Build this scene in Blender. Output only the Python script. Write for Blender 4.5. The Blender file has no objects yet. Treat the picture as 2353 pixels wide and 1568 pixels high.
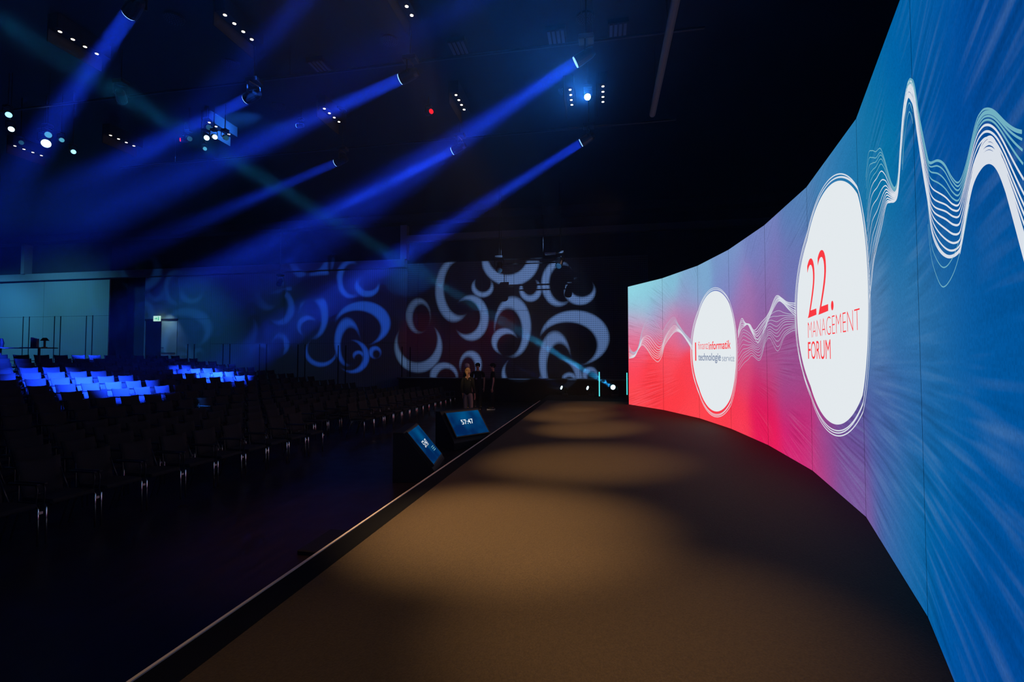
import bpy, bmesh, math, random
from mathutils import Vector, Matrix
random.seed(7)
S = bpy.context.scene
COL = S.collection
PI = math.pi

# ------------------------------------------------------------------ camera
F = 1111.0; CX, CY = 1176.5, 784.0
YAW = math.atan(207.5 / F); PITCH = math.atan(39 / F)
CAM = Vector((0, 0, 2.056))
FW = Vector((-math.sin(YAW) * math.cos(PITCH), math.cos(YAW) * math.cos(PITCH), math.sin(PITCH)))
RT = Vector((math.cos(YAW), math.sin(YAW), 0)); UP = RT.cross(FW)
cd = bpy.data.cameras.new('camera'); cam = bpy.data.objects.new('camera', cd); COL.objects.link(cam)
cd.sensor_width = 36; cd.lens = F / 2353 * 36; cd.clip_end = 200
cam.matrix_world = Matrix((( RT.x, UP.x, -FW.x, CAM.x), (RT.y, UP.y, -FW.y, CAM.y), (RT.z, UP.z, -FW.z, CAM.z), (0, 0, 0, 1)))
S.camera = cam
def ray(x, y): return FW + RT * ((x - CX) / F) + UP * ((CY - y) / F)
def on_z(x, y, z): r = ray(x, y); return CAM + r * ((z - CAM.z) / r.z)
def on_y(x, y, Y): r = ray(x, y); return CAM + r * (Y / r.y)
def on_x(x, y, X): r = ray(x, y); return CAM + r * (X / r.x)
def proj(p):
    d = Vector(p) - CAM; z = d.dot(FW)
    return CX + F * d.dot(RT) / z, CY - F * d.dot(UP) / z

# ------------------------------------------------------------------ view, world
S.view_settings.view_transform = 'Standard'; S.view_settings.look = 'None'
S.view_settings.exposure = 0; S.view_settings.gamma = 1; S.view_settings.use_curve_mapping = False
W = bpy.data.worlds.new('world'); S.world = W; W.use_nodes = True
W.node_tree.nodes['Background'].inputs[0].default_value = (0, 0, 0, 1)
W.node_tree.nodes['Background'].inputs[1].default_value = 0
cy = S.cycles
cy.max_bounces = 2; cy.diffuse_bounces = 1; cy.glossy_bounces = 1; cy.transmission_bounces = 0
cy.volume_bounces = 0; cy.transparent_max_bounces = 4
cy.caustics_reflective = False; cy.caustics_refractive = False
cy.use_denoising = True; cy.sample_clamp_indirect = 3; cy.use_light_tree = True; cy.use_adaptive_sampling = True; cy.adaptive_threshold = .04; cy.volume_max_steps = 24; cy.volume_step_rate = 4

def aim(o, target):
    o.rotation_euler = (Vector(target) - o.location).to_track_quat('-Z', 'Y').to_euler()
def spot(name, loc, target, power, color, deg, blend=.2, radius=.05):
    l = bpy.data.lights.new(name, 'SPOT'); l.energy = power; l.color = color
    l.spot_size = math.radians(deg); l.spot_blend = blend; l.shadow_soft_size = radius
    o = bpy.data.objects.new(name, l); COL.objects.link(o); o.location = loc; aim(o, target); return o

def beam(loc, target, power, color, deg, r=.12):
    l = bpy.data.lights.new('beam', 'AREA'); l.shape = 'DISK'; l.size = 2 * r; l.spread = math.radians(deg); l.energy = power; l.color = color
    o = bpy.data.objects.new('beam', l); COL.objects.link(o); o.location = loc; aim(o, target); return o

ST = 0.48                    # stage height
YW = 23.5                    # end wall
BLUE = (.008, .050, 1.0)
CYAN = (.10, .62, 1.0)
WARM = (1.0, .66, .33)
# warm stage washes from a bar above the front rows
K_WARM = 6500
for i, (x, y, tx, ty, p, a) in enumerate([
        (-3.6, 3.4, -1.0, 4.55, 1.15, 24), (-3.6, 4.6, -.35, 7.5, .75, 23), (-3.4, 4.9, -.3, 11.0, 1.1, 16),
        (-3.2, 5.2, -.9, 13.5, 1.4, 15), (-3.0, 1.6, .2, 3.0, .42, 20), (-3.0, 5.5, -.6, 16.0, 1.2, 12), (-3.2,.9,-.9,2.2,.10,30)]):
    spot('stage_wash', (x, y, 7.9), (tx, ty, ST), K_WARM * p, WARM, a, 1.0, .12)
spot('stage_wash', (-2.6, 5.0, 8.2), (-4.5, 15.8, 1.5), 3000, WARM, 6, 1, .1)
spot('added_warm_fill', (-2.8, 4.0, 8.6), (-2.9, 5.6, 0), 700, (1, .5, .3), 34, 1, .2)  # unseen fill added to warm the floor beside the stage edge
spot('added_warm_fill', (1.0, 20.0, 8.5), (-10, 9.0, 0), 450, (1, .6, .45), 80, 1, .2)  # unseen wide fill added to tint the middle chair rows brown

# ------------------------------------------------------------------ materials
def lin(c): return tuple(((v / 255) / 12.92 if v / 255 <= .04045 else ((v / 255 + .055) / 1.055) ** 2.4) for v in c)
def mat(name, col, rough=.6, metal=0, spec=.5, noise=0, scale=20, bump=0, emit=None, strength=1):
    m = bpy.data.materials.new(name); m.use_nodes = True; nt = m.node_tree; b = nt.nodes['Principled BSDF']
    b.inputs['Base Color'].default_value = (*col, 1); b.inputs['Roughness'].default_value = rough
    b.inputs['Metallic'].default_value = metal; b.inputs['Specular IOR Level'].default_value = spec
    if noise or bump:
        tc = nt.nodes.new('ShaderNodeTexCoord'); n = nt.nodes.new('ShaderNodeTexNoise')
        n.inputs['Scale'].default_value = scale; n.inputs['Detail'].default_value = 4
        nt.links.new(tc.outputs['Object'], n.inputs['Vector'])
        if noise:
            mx = nt.nodes.new('ShaderNodeMix'); mx.data_type = 'RGBA'
            mx.inputs[6].default_value = (*[c * (1 - noise) for c in col], 1)
            mx.inputs[7].default_value = (*[min(1, c * (1 + noise)) for c in col], 1)
            nt.links.new(n.outputs['Fac'], mx.inputs[0]); nt.links.new(mx.outputs[2], b.inputs['Base Color'])
        if bump:
            bp = nt.nodes.new('ShaderNodeBump'); bp.inputs['Strength'].default_value = bump; bp.inputs['Distance'].default_value = .01
            nt.links.new(n.outputs['Fac'], bp.inputs['Height']); nt.links.new(bp.outputs['Normal'], b.inputs['Normal'])
    if emit:
        b.inputs['Emission Color'].default_value = (*emit, 1); b.inputs['Emission Strength'].default_value = strength
    return m
M = {}
M['black'] = mat('black_paint', (.004, .004, .005), .6, 0, .3, .2, 8)
M['blackwall'] = mat('dark_wall', (.010, .010, .012), .8, 0, .2, .3, 3)
M['upper'] = mat('upper_wall', (.035, .036, .042), .85, 0, .2, .2, 2)
M['trim'] = mat('grey_bulkhead', (.24, .24, .25), .6, 0, .3, .1, 6)
M['carpet'] = mat('brown_carpet', (.046, .030, .0155), .75, 0, .18, .6, 90, .5)
M['deckblack'] = mat('black_deck', (.004, .004, .0045), .9, 0, .05, .2, 30)
M['edge'] = mat('pale_edge_strip', (.90, .74, .62), .35, .35, .5, .05, 40)
M['fabric'] = mat('black_fabric', (.014, .0135, .014), .9, 0, .25, .3, 150, .2)
M['frame'] = mat('black_plastic', (.012, .012, .013), .4, 0, .5, .1, 20)
M['chrome'] = mat('chrome', (.85, .85, .88), .20, 1, .5, .05, 30)
M['link'] = mat('white_link_clip', (.6, .5, .5), .4, 0, .5, .05, 20)
M['house'] = mat('lamp_housing', (.006, .006, .007), .4, .0, .5, .1, 20)
M['steel'] = mat('grey_steel', (.22, .22, .24), .35, .8, .5, .1, 20)
M['bright'] = mat('bare_aluminium', (.7, .72, .75), .25, .9, .5, .1, 20)
M['skin'] = mat('skin', (.5, .28, .2), .55, 0, .4, .08, 12)
M['blond'] = mat('blond_hair', (.30, .17, .075), .6, 0, .4, .4, 60, .6)
M['grey_hair'] = mat('grey_hair', (.45, .42, .44), .6, 0, .4, .3, 60, .6)
M['cloth'] = mat('black_clothes', (.008, .008, .009), .9, 0, .15, .2, 40)
M['jacket'] = mat('dark_blazer', (.013, .014, .010), .9, 0, .15, .2, 40)
M['beige'] = mat('beige_trousers', (.30, .24, .20), .85, 0, .2, .15, 40, .3)
M['white'] = mat('white_rubber', (.75, .75, .78), .5, 0, .4, .05, 20)
M['paper'] = mat('printed_paper', (.22, .23, .28), .6, 0, .3, .2, 9)
M['fin'] = mat('fin_board', (.025, .022, .017), .8, 0, .2, .2, 20)
M['vent'] = mat('vent_slat', (.07, .07, .08), .5, 0, .4, .1, 9)

def floor_mat():
    m = mat('dark_parquet', (.024, .016, .013), .3, 0, .2); nt = m.node_tree; b = nt.nodes['Principled BSDF']
    tc = nt.nodes.new('ShaderNodeTexCoord'); br = nt.nodes.new('ShaderNodeTexBrick')
    mp = nt.nodes.new('ShaderNodeMapping'); nt.links.new(tc.outputs['Object'], mp.inputs[0]); mp.inputs['Rotation'].default_value = (0, 0, PI / 2)
    nt.links.new(mp.outputs[0], br.inputs[0]); br.inputs['Scale'].default_value = 1
    br.inputs['Brick Width'].default_value = .5; br.inputs['Row Height'].default_value = .07; br.inputs['Mortar Size'].default_value = .0008
    br.inputs['Color1'].default_value = (.022, .014, .010, 1); br.inputs['Color2'].default_value = (.014, .009, .007, 1); br.inputs['Mortar'].default_value = (.006, .005, .005, 1)
    nt.links.new(br.outputs[0], b.inputs['Base Color'])
    n = nt.nodes.new('ShaderNodeTexNoise'); n.inputs['Scale'].default_value = 3; n.inputs['Detail'].default_value = 6
    nt.links.new(tc.outputs['Object'], n.inputs['Vector'])
    mr = nt.nodes.new('ShaderNodeMapRange'); mr.inputs[3].default_value = .22; mr.inputs[4].default_value = .42
    nt.links.new(n.outputs['Fac'], mr.inputs[0]); nt.links.new(mr.outputs[0], b.inputs['Roughness'])
    return m
M['floor'] = floor_mat()

def perf_mat(name, col, dark, sx, sz):
    """acoustic wall cladding with fine rows of small holes"""
    m = mat(name, col, .75, 0, .25); nt = m.node_tree; b = nt.nodes['Principled BSDF']
    g = nt.nodes.new('ShaderNodeNewGeometry'); sp = nt.nodes.new('ShaderNodeSeparateXYZ'); nt.links.new(g.outputs['Position'], sp.inputs[0])
    def sinw(sock, per):
        a = nt.nodes.new('ShaderNodeMath'); a.operation = 'MULTIPLY'; a.inputs[1].default_value = 2 * PI / per; nt.links.new(sock, a.inputs[0])
        s = nt.nodes.new('ShaderNodeMath'); s.operation = 'SINE'; nt.links.new(a.outputs[0], s.inputs[0]); return s.outputs[0]
    mu = nt.nodes.new('ShaderNodeMath'); mu.operation = 'ADD'
    nt.links.new(sinw(sp.outputs[0], sx), mu.inputs[0]); nt.links.new(sinw(sp.outputs[2], sz), mu.inputs[1])
    mr = nt.nodes.new('ShaderNodeMapRange'); mr.inputs[1].default_value = .1; mr.inputs[2].default_value = 1.3
    nt.links.new(mu.outputs[0], mr.inputs[0])
    mx = nt.nodes.new('ShaderNodeMix'); mx.data_type = 'RGBA'; mx.inputs[6].default_value = (*col, 1); mx.inputs[7].default_value = (*dark, 1)
    nt.links.new(mr.outputs[0], mx.inputs[0]); nt.links.new(mx.outputs[2], b.inputs['Base Color'])
    return m
M['perf'] = perf_mat('perforated_wall', (.20, .20, .21), (.06, .06, .07), .085, .10)
M['board'] = perf_mat('ribbed_wall', (.30, .33, .33), (.20, .22, .22), .12, .075)

def emis(name, col, k=1):
    m = bpy.data.materials.new(name); m.use_nodes = True; nt = m.node_tree; nt.nodes.remove(nt.nodes['Principled BSDF'])
    e = nt.nodes.new('ShaderNodeEmission'); e.inputs[0].default_value = (*col, 1); e.inputs[1].default_value = k
    nt.links.new(e.outputs[0], nt.nodes['Material Output'].inputs[0]); return m
M['e_blue'] = emis('blue_lens_lit', (.25, .5, 1), 1.6)
M['e_star'] = emis('blue_white_lens_lit', (.35, .7, 1), 60)
M['e_small'] = emis('pale_blue_lens_lit', (.25, .65, 1), 2.2)
M['e_cyan'] = emis('cyan_lens_lit', (.10, .45, .62), .8)
M['e_white'] = emis('cold_white_lens_lit', (.55, .85, 1), 3)
M['e_red'] = emis('red_lens_lit', (1, .01, .02), 1.2)
M['e_down'] = emis('warm_downlight_lit', (1, .80, .60), 4)
M['e_tube'] = emis('turquoise_tube_lit', lin((90, 235, 235)), 1)
M['e_exit'] = emis('exit_sign_lit', (.55, .95, .80), .8)
M['e_exitg'] = emis('exit_sign_green', (.02, .55, .25), .8)
M['lens'] = mat('unlit_lens', (.05, .12, .14), .08, 0, .9, .1, 10)

# ------------------------------------------------------------------ mesh helpers
class MB:
    def __init__(s): s.v = []; s.f = []
    def add(s, v, f, mw=None):
        n = len(s.v); s.v += [tuple(mw @ Vector(p)) if mw else tuple(p) for p in v]; s.f += [tuple(n + i for i in q) for q in f]; return s
    def box(s, a, b, mw=None):
        (x, y, z), (X, Y, Z) = a, b
        return s.add([(x, y, z), (X, y, z), (X, Y, z), (x, Y, z), (x, y, Z), (X, y, Z), (X, Y, Z), (x, Y, Z)],
                     [(0, 3, 2, 1), (4, 5, 6, 7), (0, 1, 5, 4), (1, 2, 6, 5), (2, 3, 7, 6), (3, 0, 4, 7)], mw)
    def tube(s, pts, r, n=6, cap=True):
        pts = [Vector(p) for p in pts]; rr = r if isinstance(r, (list, tuple)) else [r] * len(pts); v = []
        for i, p in enumerate(pts):
            d = (pts[min(i + 1, len(pts) - 1)] - pts[max(i - 1, 0)]).normalized()
            a = Vector((0, 0, 1)) if abs(d.z) < .9 else Vector((1, 0, 0))
            u = d.cross(a).normalized(); w = d.cross(u)
            v += [p + (u * math.cos(2 * PI * k / n) + w * math.sin(2 * PI * k / n)) * rr[i] for k in range(n)]
        f = [(i * n + k, i * n + (k + 1) % n, (i + 1) * n + (k + 1) % n, (i + 1) * n + k) for i in range(len(pts) - 1) for k in range(n)]
        if cap: f += [tuple(range(n - 1, -1, -1)), tuple((len(pts) - 1) * n + k for k in range(n))]
        return s.add(v, f)
    def prism(s, poly, h0, h1, mw=None):
        """poly in xz, extruded along y"""
        n = len(poly); v = [(x, h0, z) for x, z in poly] + [(x, h1, z) for x, z in poly]
        return s.add(v, [tuple(range(n)), tuple(range(2 * n - 1, n - 1, -1))] + [(i, n + i, n + (i + 1) % n, (i + 1) % n) for i in range(n)], mw)
    def ball(s, c, r, nu=12, nv=8, mw=None):
        v = []; f = []
        for j in range(nv + 1):
            t = PI * j / nv
            for i in range(nu):
                a = 2 * PI * i / nu; v.append((c[0] + r[0] * math.sin(t) * math.cos(a), c[1] + r[1] * math.sin(t) * math.sin(a), c[2] + r[2] * math.cos(t)))
        for j in range(nv):
            for i in range(nu): f.append((j * nu + i, (j + 1) * nu + i, (j + 1) * nu + (i + 1) % nu, j * nu + (i + 1) % nu))
        return s.add(v, f, mw)
    def obj(s, name, m, parent=None, smooth=False, bevel=0):
        me = bpy.data.meshes.new(name); me.from_pydata(s.v, [], s.f); me.update()
        bm = bmesh.new(); bm.from_mesh(me); bmesh.ops.recalc_face_normals(bm, faces=bm.faces)
        if bevel: bmesh.ops.bevel(bm, geom=bm.edges[:], offset=bevel, segments=1, affect='EDGES')
        bm.to_mesh(me); bm.free()
        if smooth:
            for p in me.polygons: p.use_smooth = True
        me.materials.append(m); o = bpy.data.objects.new(name, me); COL.objects.link(o)
        if parent: o.parent = parent
        return o
def box(name, a, b, m, parent=None, bevel=0): return MB().box(a, b).obj(name, m, parent, bevel=bevel)
def thing(name, label, cat, loc=(0, 0, 0), rz=0, group=None):
    o = bpy.data.objects.new(name, None); COL.objects.link(o); o.empty_display_size = .1
    o.location = loc; o.rotation_euler = (0, 0, rz); return tag(o, label, cat, group)
def tag(o, label, cat, group=None):
    o['label'] = label; o['category'] = cat
    if group: o['group'] = group
    return o
def struct(o): o['kind'] = 'structure'; return o
def copy_tree(o, parent=None):
    c = o.copy(); COL.objects.link(c)
    if parent: c.parent = parent
    for ch in o.children: copy_tree(ch, c)
    return c
ORD = 'first second third fourth fifth sixth seventh eighth ninth tenth eleventh twelfth thirteenth fourteenth fifteenth sixteenth seventeenth eighteenth nineteenth twentieth twenty-first twenty-second twenty-third twenty-fourth twenty-fifth twenty-sixth twenty-seventh twenty-eighth twenty-ninth thirtieth'.split()

# ------------------------------------------------------------------ room shell
struct(box('floor', (-38, -5, -.2), (9, YW + 1.4, 0), M['floor']))
struct(box('ceiling', (-38, -5, 9.35), (9, YW + 1.4, 9.6), M['black']))
struct(box('wall_left', (-38.3, -5, 0), (-38, YW + 1.4, 9.4), M['blackwall']))
struct(box('wall_right', (9, -5, 0), (9.3, YW + 1.4, 9.4), M['blackwall']))
struct(box('wall_front', (-38, -5.3, 0), (9, -5, 9.4), M['blackwall']))
wb = MB(); wb.box((-38, YW + .08, 0), (-28.5, YW + .3, 9.35)); wb.box((-28.5, YW + 1.1, 0), (-26, YW + 1.3, 9.35)); wb.box((-26, YW + .08, 0), (9, YW + .3, 9.35))
wb.box((-28.6, YW + .08, 0), (-28.48, YW + 1.2, 9.35)); wb.box((-26, YW + .08, 0), (-25.9, YW + 1.2, 9.35))
wall = struct(wb.obj('wall_back', M['upper']))
def panel(x0, x1, z0, z1, m, y=YW): box('wall_panel', (x0 + .007, y, z0 + .006), (x1 - .007, y + .075, z1 - .006), m, wall)
for x0, x1 in ((-38, -33.26), (-33.26, -28.48)):
    panel(x0, x1, 0, 4.55, M['board']); panel(x0, x1, 4.55, 6.72, M['board'])
panel(-26.0, -23.75, 4.26, 6.72, M['board']); panel(-26.0, -25.9, 0, 4.26, M['board']); panel(-23.75, -21.58, 4.26, 6.72, M['board']); panel(-23.75, -21.58, 0, 4.26, M['board'])
for x0, x1 in ((-21.58, -17.0), (-17.0, -12.3), (-12.3, -9.9)):
    panel(x0, x1, 0, 2.84, M['board']); panel(x0, x1, 2.84, 6.72, M['board'])
xs = [-9.9, -9.31, -7.61, -5.93, -4.29, -2.69, -1.07, .53, 2.15]
for x0, x1 in zip(xs, xs[1:]):
    panel(x0, x1, 0, 4.4, M['perf']); panel(x0, x1, 4.4, 6.95, M['perf'])
# dark vertical slots between the tall leaves of the cladding
for px, y0 in [(54, 728), (68, 728), (126, 727), (140, 727), (199, 726), (213.5, 725), (432, 791), (447, 791), (513, 791), (528.6, 791), (597, 791), (613, 791),
               (685, 792), (701.5, 792), (777.6, 794), (794.6, 794), (924, 797), (942.6, 798)]:
    p = on_y(px, y0, YW); box('slot_strip', (p.x - .028, YW - .012, .6), (p.x + .028, YW + .01, p.z), M['black'], wall)
# bulkheads
tr = MB(); tr.box((-38, YW - .25, 6.74), (-9.95, YW + .1, 7.14)); struct(tr.obj('trim_1', M['trim']))
tr = MB(); tr.box((-10.2, YW - .25, 7.14), (-9.85, YW + .1, 8.9)); struct(tr.obj('trim_2', M['trim']))
tr = MB(); tr.box((-9.85, YW - .25, 8.05), (9, YW + .1, 8.36)); struct(tr.obj('trim_3', M['trim']))
struct(box('trim_4', (-38, YW - .6, 8.95), (9, YW + .1, 9.35), M['upper']))
struct(box('trim_5', (-34.6, YW - .35, 7.14), (-34.35, YW + .1, 8.95), M['trim']))
# door with a dark and a pale leaf
d1 = struct(box('door_1', (-25.9, YW + .02, 1.3), (-24.86, YW + .07, 4.2), M['blackwall']))
struct(box('door_2', (-24.84, YW + .02, 1.3), (-23.80, YW + .07, 4.2), mat('pale_door', (.42, .45, .44), .5, 0, .4, .1, 3)))
d2 = bpy.data.objects['door_2']
box('push_bar', (-24.8, YW - .05, 2.3), (-23.85, YW - .02, 2.36), M['steel'], d2)
box('door_handle', (-24.78, YW - .05, 2.62), (-24.6, YW - .02, 2.66), M['bright'], d2)
box('door_frame', (-25.95, YW - .02, 4.2), (-23.72, YW + .07, 4.30), M['black'], d2)
p = on_y(361, 732.5, YW - .25)
ex = thing('exit_sign', 'lit green exit sign above the dark door leaf', 'sign', (p.x, p.y, p.z))
MB().box((-.22, -.03, -.15), (.22, .03, .15)).obj('sign_box', M['e_exit'], ex)
a = MB(); a.prism([(-.13, -.02), (-.03, -.02), (-.03, -.07), (.05, .0), (-.03, .07), (-.03, .02), (-.13, .02)], -.034, -.031); a.obj('arrow', M['e_exitg'], ex)
a = MB(); a.box((.09, -.034, -.1), (.15, -.031, .04)); a.ball((.12, -.033, .08), (.03, .004, .03), 8, 6); a.obj('running_figure', M['e_exitg'], ex)
a = MB().tube([(.0, .0, .15), (0, .2, .15)], .01); a.obj('bracket', M['steel'], ex)
# low black counter along the end wall
ct = thing('counter', 'long low black counter along the patterned end wall', 'counter', (-4.2, 22.6, 0))
MB().box((-5.6, -.35, 0), (6.2, .35, 1.04)).obj('body', M['deckblack'], ct)
MB().box((-5.65, -.42, 1.04), (6.25, .4, 1.10)).obj('countertop', mat('satin_black_top', (.02, .02, .022), .3, 0, .6, .1, 8), ct)

# ------------------------------------------------------------------ stage
stg = thing('stage', 'low black stage with a pale edge strip, under the curved screen', 'stage')
MB().box((-2.27, -3.5, .001), (7.5, 20.9, ST - .006)).obj('deck', M['deckblack'], stg, bevel=.004)
MB().box((-2.290, -3.5, ST - .07), (-2.27, 17.9, ST)).obj('edge_strip', M['edge'], stg)
cp = MB().box((-2.03, -3.4, ST - .005), (7.2, 17.9, ST + .004)).obj('stage_carpet', M['carpet'])
tag(cp, 'brown carpet covering the stage in front of the curved screen', 'carpet')
# ------------------------------------------------------------------ LED wall
HS = 4.0
PT = [(.87, 16.89), (1.81, 15.26), (2.48, 13.35), (2.80, 11.5), (2.93, 9.47), (2.87, 7.45), (2.55, 5.39), (1.93, 3.40), (1.16, 1.50)]
PT = [Vector(p) for p in PT]
SS = [0.0]
for a, b in zip(PT, PT[1:]): SS.append(SS[-1] + (b - a).length)
def scr_xyz(s, v, off=0):
    i = 0
    while i < len(SS) - 2 and s > SS[i + 1]: i += 1
    d = (PT[i + 1] - PT[i]).normalized(); n = Vector((d.y, -d.x))   # n is to one side
    if n.x > 0: n = -n
    q = PT[i] + d * (s - SS[i]) + n * off
    return (q.x, q.y, ST + .006 + v)
def scr(px, py):
    r = ray(px, py); best = None
    for i in range(len(PT) - 1):
        a, b = PT[i], PT[i + 1]; d = b - a; den = r.x * d.y - r.y * d.x
        t = (a.x * d.y - a.y * d.x) / den; q = Vector((r.x, r.y)) * t; u = (q - a).dot(d) / d.length_squared
        if (-1e-6 <= u <= 1 or (i == 0 and u < 0) or (i == len(PT) - 2 and u > 1)) and t > 0:
            if best is None or t < best[0]: best = (t, SS[i] + u * d.length, CAM.z + r.z * t - ST)
    return best[1], best[2]
SAMP = [ # where on the photographed screen, colour shown there
 (1450,668,145,215,228),(1500,660,140,205,222),(1460,700,140,200,220),(1455,735,180,170,205),(1452,770,225,120,160),(1450,800,240,95,125),(1455,850,252,70,88),(1455,915,255,72,80),
 (1540,650,130,190,215),(1520,700,145,175,210),(1530,735,190,140,185),(1540,770,225,105,140),(1530,830,250,75,90),(1500,880,253,58,68),(1560,900,253,60,70),(1600,945,254,68,78),
 (1600,625,125,170,208),(1580,680,145,155,200),(1575,740,180,120,170),(1590,860,248,64,80),(1600,640,122,165,205),
 (1670,590,118,150,200),(1680,640,126,135,194),(1700,690,146,122,184),(1710,720,165,105,165),(1700,780,190,90,145),(1700,860,215,70,115),(1690,930,245,55,80),(1700,985,250,60,85),(1660,975,252,62,75),
 (1750,520,112,130,190),(1760,580,118,125,188),(1770,640,132,112,175),(1760,700,140,100,165),(1770,780,155,88,150),(1770,840,175,75,135),(1760,900,205,35,100),(1750,960,225,20,85),(1770,1015,235,30,90),
 (1850,440,75,128,180),(1830,500,90,125,182),(1815,600,110,115,178),(1820,850,150,80,145),(1820,900,165,65,130),(1830,980,200,25,110),(1830,1055,220,40,115),(1870,1075,190,60,130),
 (1940,330,35,120,175),(1900,390,60,125,178),(1960,400,30,115,170),(1900,1040,150,70,140),(1950,1020,110,70,145),(1970,980,85,80,150),(1960,1120,128,88,155),(1990,1170,118,92,158),
 (2030,120,0,98,165),(2000,260,5,110,165),(1990,330,25,118,165),(2030,420,5,115,165),(2080,500,0,95,160),(2010,700,85,130,175),(2010,800,75,118,170),(2060,600,20,110,165),(2080,700,55,122,172),(2080,850,45,100,165),
 (2020,950,72,95,160),(2040,1020,60,95,160),(2020,1080,85,95,165),(2060,1130,40,105,165),(2090,1200,0,108,165),(2060,1260,35,105,165),(2110,1330,0,98,165),(2040,1200,70,100,165),
 (2080,40,0,95,165),(2140,60,5,90,162),(2200,100,0,80,158),(2300,60,5,72,145),(2230,200,0,66,150),(2330,200,5,68,140),(2200,320,0,72,152),(2150,250,0,88,160),(2140,420,0,82,158),(2300,450,0,66,148),(2260,550,0,72,150),
 (2330,620,0,88,152),(2150,720,50,118,168),(2200,660,20,108,165),(2280,700,5,90,158),(2160,850,30,98,162),(2250,830,0,85,158),(2330,800,0,92,160),(2340,950,0,72,155),(2250,950,0,88,160),(2160,980,25,98,165),
 (2200,1080,0,98,165),(2300,1080,0,84,160),(2180,1200,0,105,168),(2260,1200,0,100,165),(2340,1230,0,85,155),(2180,1330,0,98,165),(2250,1350,0,80,158),(2340,1330,0,62,145),(2180,1430,0,78,160),(2230,1480,0,66,150),(2300,1520,0,72,152),(2340,1450,0,55,135),(2260,1420,0,64,150)]
SAMP = [(*scr(a, b), lin((c, d, e))) for a, b, c, d, e in SAMP]
def scol(s, v):
    sw = 0; c = [0, 0, 0]
    for a, b, q in SAMP:
        d2 = ((s - a) / 1.25) ** 2 + ((v - b)) ** 2
        w = math.exp(-d2 / .22) + 1e-5 / (d2 * d2 + .02); sw += w
        for k in range(3): c[k] += w * q[k]
    return [x / sw for x in c]
def screen_mat():
    m = bpy.data.materials.new('led_picture'); m.use_nodes = True; nt = m.node_tree; N = nt.nodes.new; L = nt.links.new
    nt.nodes.remove(nt.nodes['Principled BSDF'])
    at = N('ShaderNodeAttribute'); at.attribute_name = 'Col'
    uv = N('ShaderNodeUVMap'); sp = N('ShaderNodeSeparateXYZ'); L(uv.outputs[0], sp.inputs[0])
    def math_(op, a, b=None, clamp=False):
        n = N('ShaderNodeMath'); n.operation = op; n.use_clamp = clamp
        for i, q in enumerate((a, b)):
            if q is None: continue
            if isinstance(q, (int, float)): n.inputs[i].default_value = q
            else: L(q, n.inputs[i])
        return n.outputs[0]
    def rays(cs, cv, freq, seed, r0, r1):
        ds = math_('SUBTRACT', sp.outputs[0], cs); dv = math_('SUBTRACT', sp.outputs[1], cv)
        ang = math_('ARCTAN2', dv, ds); rad = math_('SQRT', math_('ADD', math_('MULTIPLY', ds, ds), math_('MULTIPLY', dv, dv)))
        n1 = N('ShaderNodeTexNoise'); n1.noise_dimensions = '2D'; n1.inputs['Scale'].default_value = 1; n1.inputs['Detail'].default_value = 1.5
        cb = N('ShaderNodeCombineXYZ'); L(math_('MULTIPLY', ang, freq), cb.inputs[0]); L(math_('ADD', math_('MULTIPLY', rad, .8), seed), cb.inputs[1]); L(cb.outputs[0], n1.inputs['Vector'])
        n2 = N('ShaderNodeTexNoise'); n2.noise_dimensions = '2D'; n2.inputs['Scale'].default_value = 1; n2.inputs['Detail'].default_value = 1
        cb2 = N('ShaderNodeCombineXYZ'); L(math_('MULTIPLY', ang, 5.0), cb2.inputs[0]); L(math_('ADD', math_('MULTIPLY', rad, .7), seed * 3), cb2.inputs[1]); L(cb2.outputs[0], n2.inputs['Vector'])
        mask = N('ShaderNodeMapRange'); mask.inputs[1].default_value = .38; mask.inputs[2].default_value = .62; L(n2.outputs[0], mask.inputs[0])
        far = N('ShaderNodeMapRange'); far.inputs[1].default_value = r0; far.inputs[2].default_value = r1; L(rad, far.inputs[0])
        v = math_('MULTIPLY', math_('SUBTRACT', n1.outputs[0], .5), 1.15)
        return math_('MULTIPLY', math_('MULTIPLY', v, mask.outputs[0]), far.outputs[0])
    r = math_('ADD', rays(5.2, 1.5, 150, 1.3, 1.5, 3.6), math_('MULTIPLY', rays(2.0, 1.2, 120, 7.7, 1.5, 4.5), .12))
    k = math_('ADD', r, 1.0)
    vm = N('ShaderNodeMix'); vm.data_type = 'RGBA'; vm.inputs[7].default_value = (.30, .52, .72, 1); L(at.outputs[0], vm.inputs[6])
    L(math_('MULTIPLY', math_('MAXIMUM', r, 0), .30, True), vm.inputs[0])
    vs = N('ShaderNodeVectorMath'); vs.operation = 'SCALE'; L(vm.outputs[2], vs.inputs[0])
    kk = math_('ADD', math_('MULTIPLY', math_('MINIMUM', r, 0), .75), 1.0); L(kk, vs.inputs['Scale'])
    wn = N('ShaderNodeTexWhiteNoise'); wn.noise_dimensions = '2D'; sn = N('ShaderNodeVectorMath'); sn.operation = 'SNAP'; sn.inputs[1].default_value = (.012, .012, 1)
    L(uv.outputs[0], sn.inputs[0]); L(sn.outputs[0], wn.inputs['Vector'])
    gr = math_('ADD', math_('MULTIPLY', wn.outputs[0], .16), .92)
    e = N('ShaderNodeEmission'); L(vs.outputs[0], e.inputs[0]); L(gr, e.inputs[1])
    L(e.outputs[0], nt.nodes['Material Output'].inputs[0]); return m
M['led'] = screen_mat()
M['gwhite'] = emis('picture_white', lin((228, 234, 238)), 1)
M['gline'] = emis('picture_line_white', lin((225, 232, 242)), .92)
M['gline2'] = emis('picture_line_pale', lin((190, 190, 215)), .9)
M['gteal'] = emis('picture_line_teal', lin((125, 195, 215)), .8)
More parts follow.
